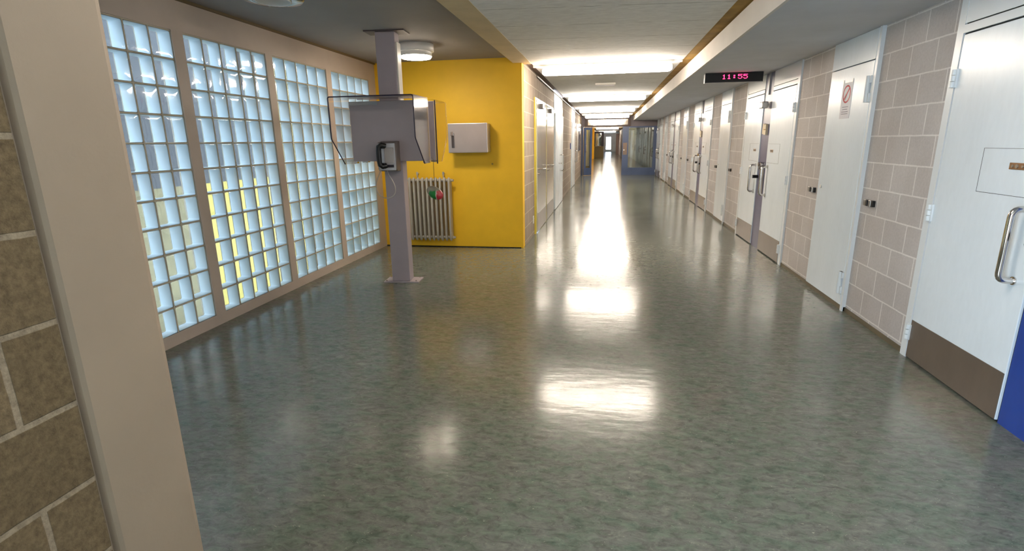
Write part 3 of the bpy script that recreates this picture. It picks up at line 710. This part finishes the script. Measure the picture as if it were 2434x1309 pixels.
# ================================================================== left corridor doors
def ldoor(idx, y0, y1, label):
    t = thing('door_%d' % idx, label, 'door', (0, 0, 0), 0, None, 'structure')
    xf = XC+0.03
    obj('leaf', bx(xf-0.05, xf, y0, y1, 0.012, 2.085), M_ldoor, t, bevel=0.003)
    obj('kick_plate', bx(xf+0.0002, xf+0.003, y0+0.01, y1-0.01, 0.014, 0.3), M_kick, t)
    bm = B(); tube(bm, rounded([(xf, y0+0.1, 1.03), (xf+0.11, y0+0.1, 1.03), (xf+0.11, y0+0.2, 1.03)], 0.02), 0.011, 10); cyl(bm, (xf+0.0003, y0+0.1, 1.03), (xf+0.02, y0+0.1, 1.03), 0.022, 12)
    obj('lever_handle', bm, M_chrome, t)
    bm = B(); cyl(bm, (xf+0.0003, y0+0.1, 0.95), (xf+0.03, y0+0.1, 0.95), 0.017, 12); obj('keyhole_cover', bm, M_chrome, t)
    bm = B(); box(bm, xf+0.0003, xf+0.05, y0+0.35, y0+0.6, 1.98, 2.05); tube(bm, [(xf+0.04, y0+0.5, 2.03), (xf+0.06, y0+0.85, 2.06)], 0.008, 6)
    obj('door_closer', bm, simple('closer_grey', srgb(96, 92, 88), 0.4), t)
M_ldoor = streaked('glossy_grey_door', srgb(188, 184, 176), srgb(180, 176, 168), 0.12)
ldoor(30, 8.49, 9.76, 'glossy grey door nearest in the left corridor wall, in the yellow frame')
ldoor(31, 9.9, 11.15, 'second glossy grey door in the left corridor wall')
bm = B(); box(bm, XC-0.1, XC+0.02, 8.36, 8.475, 0, 2.12); box(bm, XC-0.1, XC+0.02, 9.77, 9.89, 0, 2.12); box(bm, XC-0.1, XC+0.02, 11.16, 11.2, 0, 2.12); box(bm, XC-0.1, XC+0.02, 8.475, 11.2, 2.092, 2.12)
struct('trim_30', bm, M_yframe, 'yellow steel frame around the two glossy doors on the left', 'door frame')
t = thing('door_32', 'tall white steel door unit in the left corridor wall, past the glossy doors', 'door', (0, 0, 0), 0, None, 'structure')
xf = XC+0.02
obj('frame', bx(XC-0.1, xf-0.008, 11.402, 13.498, 0, ZC-0.002), M_frame, t)
for a, b in ((11.47, 12.38), (12.44, 13.42)):
    obj('leaf', bx(xf-0.0075, xf+0.02, a, b, 0.012, 2.04), M_door, t, bevel=0.003)
bm = B(); tube(bm, rounded([(xf+0.02, 12.52, 0.80), (xf+0.10, 12.52, 0.80), (xf+0.10, 12.52, 1.15), (xf+0.02, 12.52, 1.15)], 0.03), 0.014, 10); obj('handle', bm, M_chrome, t)
bm = B(); tube(bm, [(xf+0.02, 12.3, 0.97), (xf+0.08, 12.3, 0.97), (xf+0.08, 12.18, 0.97)], 0.012, 8); obj('lever_handle', bm, M_chrome, t)
t = thing('door_33', 'white steel door unit farther down the left corridor wall', 'door', (0, 0, 0), 0, None, 'structure')
obj('frame', bx(XC-0.1, xf-0.008, 17.002, 18.698, 0, ZC-0.002), M_frame, t)
obj('leaf', bx(xf-0.0075, xf+0.02, 17.08, 18.62, 0.012, 2.04), M_door, t, bevel=0.003)
bm = B(); tube(bm, rounded([(xf+0.02, 18.3, 0.80), (xf+0.10, 18.3, 0.80), (xf+0.10, 18.3, 1.15), (xf+0.02, 18.3, 1.15)], 0.03), 0.014, 10); obj('handle', bm, M_chrome, t)
bm = B(); box(bm, XC+0.0003, XC+0.02, 16.55, 16.68, 1.22, 1.40)
tag(obj('call_box', bm, M_blue, bevel=0.004), 'small dark blue box on the left corridor block wall', 'switch')
bm = B(); box(bm, XC+0.0003, XC+0.012, 8.15, 8.22, 0.20, 0.32)
tag(obj('wall_outlet', bm, M_white, bevel=0.003), 'white socket low on the left corridor wall beside the yellow frame', 'socket')
# dark display boards and wall lamps near the gate, on the left wall
t = thing('wall_board', 'dark glazed board on the left wall just before the blue gate', 'board', (XC, 21.2, 1.2))
obj('panel', bx(0.0003, 0.04, -0.9, 0.9, -0.1, 0.85), simple('dark_board', srgb(44, 40, 44), 0.2), t)
obj('frame', bx(0.0003, 0.05, -0.96, -0.9005, -0.1, 0.85), M_steel, t)
for i, z in enumerate((2.02, 1.86)):
    bm = B(); lathe(bm, [(0, 0.045), (0.05, 0.035), (0.075, 0), (0.05, -0.035), (0, -0.045)], (XC+0.0755+0.003, 20.0, z), 16)
    tag(obj('wall_globe_lamp', bm, emis('lit_globe_%d' % i, (1, 0.92, 0.8), 10)), '%s of two lit round lamps on the left wall before the blue gate' % ('upper' if i == 0 else 'lower'), 'lamp')

# ================================================================== end wall and blue gate
bm = B()
box(bm, XC-0.2, -0.87, YE, YE+0.15, 2.04, ZC+0.2); box(bm, 0.84, 1.069, YE, YE+0.15, 2.04, ZC+0.2); box(bm, 1.069, XR+0.2, YE, YE+0.15, 2.04, ZC+0.2)
box(bm, -0.87, 0.84, YE, YE+0.15, 2.04, 2.11); box(bm, -0.87, 0.84, YE, YE+0.15, 2.345, ZC+0.2)
struct('wall_front', bm, simple('grey_violet_wall', srgb(116, 108, 112), 0.7, var=0.05), 'grey-violet wall over the blue gate at the corridor end', 'wall')
struct('window_6', bx(-0.87, 0.84, YE+0.06, YE+0.07, 2.11, 2.345), glass_mat('transom_glass', (0.9, 0.9, 0.88, 1), rough=0.1, base=0.05), 'glazed transom over the blue gate', 'window')
bm = B()
for a in ((-0.98, 0.95, 2.345, 2.445), (-0.98, 0.95, 2.045, 2.105), (-0.98, -0.86, 2.105, 2.345), (0.83, 0.95, 2.105, 2.345)): box(bm, a[0], a[1], YE-0.05, YE-0.0005, a[2], a[3])
struct('trim_8', bm, simple('dark_brown_frame', srgb(84, 70, 66), 0.6), 'dark frame around the glazed transom over the gate', 'frame')
# fixed blue screen on the right
t = thing('gate_screen', 'blue steel screen with a tall window, right of the gate opening', 'screen', (0, YE, 0), 0)
bm = B(); box(bm, 0.62, 0.885, 0.02, 0.1, 0, 2.04); box(bm, 1.92, XR-0.002, 0.02, 0.1, 0, 2.04); box(bm, 0.885, 1.92, 0.02, 0.1, 0, 0.31); box(bm, 0.885, 1.92, 0.02, 0.1, 1.98, 2.04)
obj('frame', bm, streaked('gate_blue', srgb(78, 94, 128), srgb(72, 86, 118), 0.35), t)
obj('pane', bx(0.885, 1.92, 0.055, 0.063, 0.31, 1.98), M_gate_glass, t)
lp = obj('lock_plate', bx(0.66, 0.83, 0.012, 0.0195, 0.86, 1.36), simple('bronze_plate', srgb(130, 112, 100), 0.4, metal=0.5), t)
bm = B(); cyl(bm, (0.7, 0.0115, 1.06), (0.7, -0.02, 1.06), 0.03, 12); obj('knob', bm, M_white, lp)
# open leaf on the left
A_ = math.atan2(0.27, 0.31)
t = thing('gate_leaf', 'blue steel gate leaf standing open at the left of the opening', 'gate', (-1.0, 23.38, 0), A_)
Wd = 0.42
bm = B(); box(bm, 0, 0.1, -0.025, 0.025, 0.01, 2.02); box(bm, Wd-0.09, Wd, -0.025, 0.025, 0.01, 2.02); box(bm, 0.1, Wd-0.09, -0.025, 0.025, 0.01, 0.32); box(bm, 0.1, Wd-0.09, -0.025, 0.025, 1.92, 2.02)
obj('frame', bm, MATS['gate_blue'], t)
obj('pane', bx(0.1, Wd-0.09, -0.004, 0.004, 0.32, 1.92), M_gate_glass, t)
bm = B(); tube(bm, rounded([(0.06, -0.026, 1.0), (0.06, -0.09, 1.0), (0.06, -0.09, 1.3), (0.06, -0.026, 1.3)], 0.02), 0.012, 8); obj('handle', bm, M_chrome, t)
bm = B(); box(bm, XC-0.001, -1.04, YE-0.1, YE+0.1, 0, 2.04)
tag(obj('gate_post', bm, MATS['gate_blue']), 'blue steel post at the left wall carrying the open gate leaf', 'post')

# ================================================================== corridor beyond the gate
YG = YE+0.15
bm = B(); box(bm, -1.35, -1.25, YG, 45.9, 0, ZC+0.2)
struct('wall_left', bm, M_yellow, 'yellow wall of the far corridor section', 'wall')
struct('trim_40', bx(-1.25, -1.10, 45.6, 46.0, 0, ZC), M_yellow, 'yellow column at the far end of the yellow wall', 'trim')
struct('wall_left', bx(-1.35, -1.25, 46.0, YF, 0, ZC+0.2), M_beige)
struct('wall_right', bx(1.25, 1.45, YG+0.9, YF, 0, ZC+0.2), M_beige, 'beige wall on the right of the far corridor section', 'wall')
struct('wall_right', bx(1.25, 2.4, YG+0.8, YG+0.9, 0, ZC+0.2), M_beige)
struct('wall_right', bx(XR+0.001, XR+0.2, YG, YG+0.8, 0, ZC+0.2), M_beige)
struct('ceiling', bx(-1.4, 2.4, YG, YF+0.2, ZC, ZC+0.2), M_ceil)
bm = B(); box(bm, -1.35, -0.2, YF, YF+0.2, 0, ZC+0.1); box(bm, 0.45, 1.45, YF, YF+0.2, 0, ZC+0.1); box(bm, -0.2, 0.45, YF, YF+0.2, 0, 0.3); box(bm, -0.2, 0.45, YF, YF+0.2, 1.95, ZC+0.1)
struct('wall_front', bm, M_beige)
struct('window_7', bx(-0.2, 0.45, YF+0.05, YF+0.06, 0.3, 1.95), M_pane, 'narrow daylit window at the very end of the corridor', 'window')
bm = B(); box(bm, 0.9, 1.2, 60, 60.2, 0, 2.2); struct('trim_41', bm, M_mauve)
# guard booth
t = thing('guard_booth', 'small guard booth with a glazed window, far down the corridor on the left', 'booth', (0, 48, 0))
obj('base', bx(-1.245, -0.34, 0, 2.0, 0, 1.0), simple('booth_olive', srgb(150, 136, 96), 0.6), t)
bm = B(); box(bm, -1.245, -1.05, 0, 0.08, 1.0, 2.25); box(bm, -0.55, -0.34, 0, 2.0, 1.0, 2.25); box(bm, -1.05, -0.55, 0, 0.08, 2.1, 2.25)
obj('frame', bm, simple('booth_dark', srgb(66, 62, 76), 0.5), t)
obj('pane', bx(-1.05, -0.55, 0.03, 0.04, 1.0, 2.1), M_gate_glass, t)
obj('counter', bx(-1.05, -0.55, -0.12, 0.02, 1.001, 1.04), M_white, t)
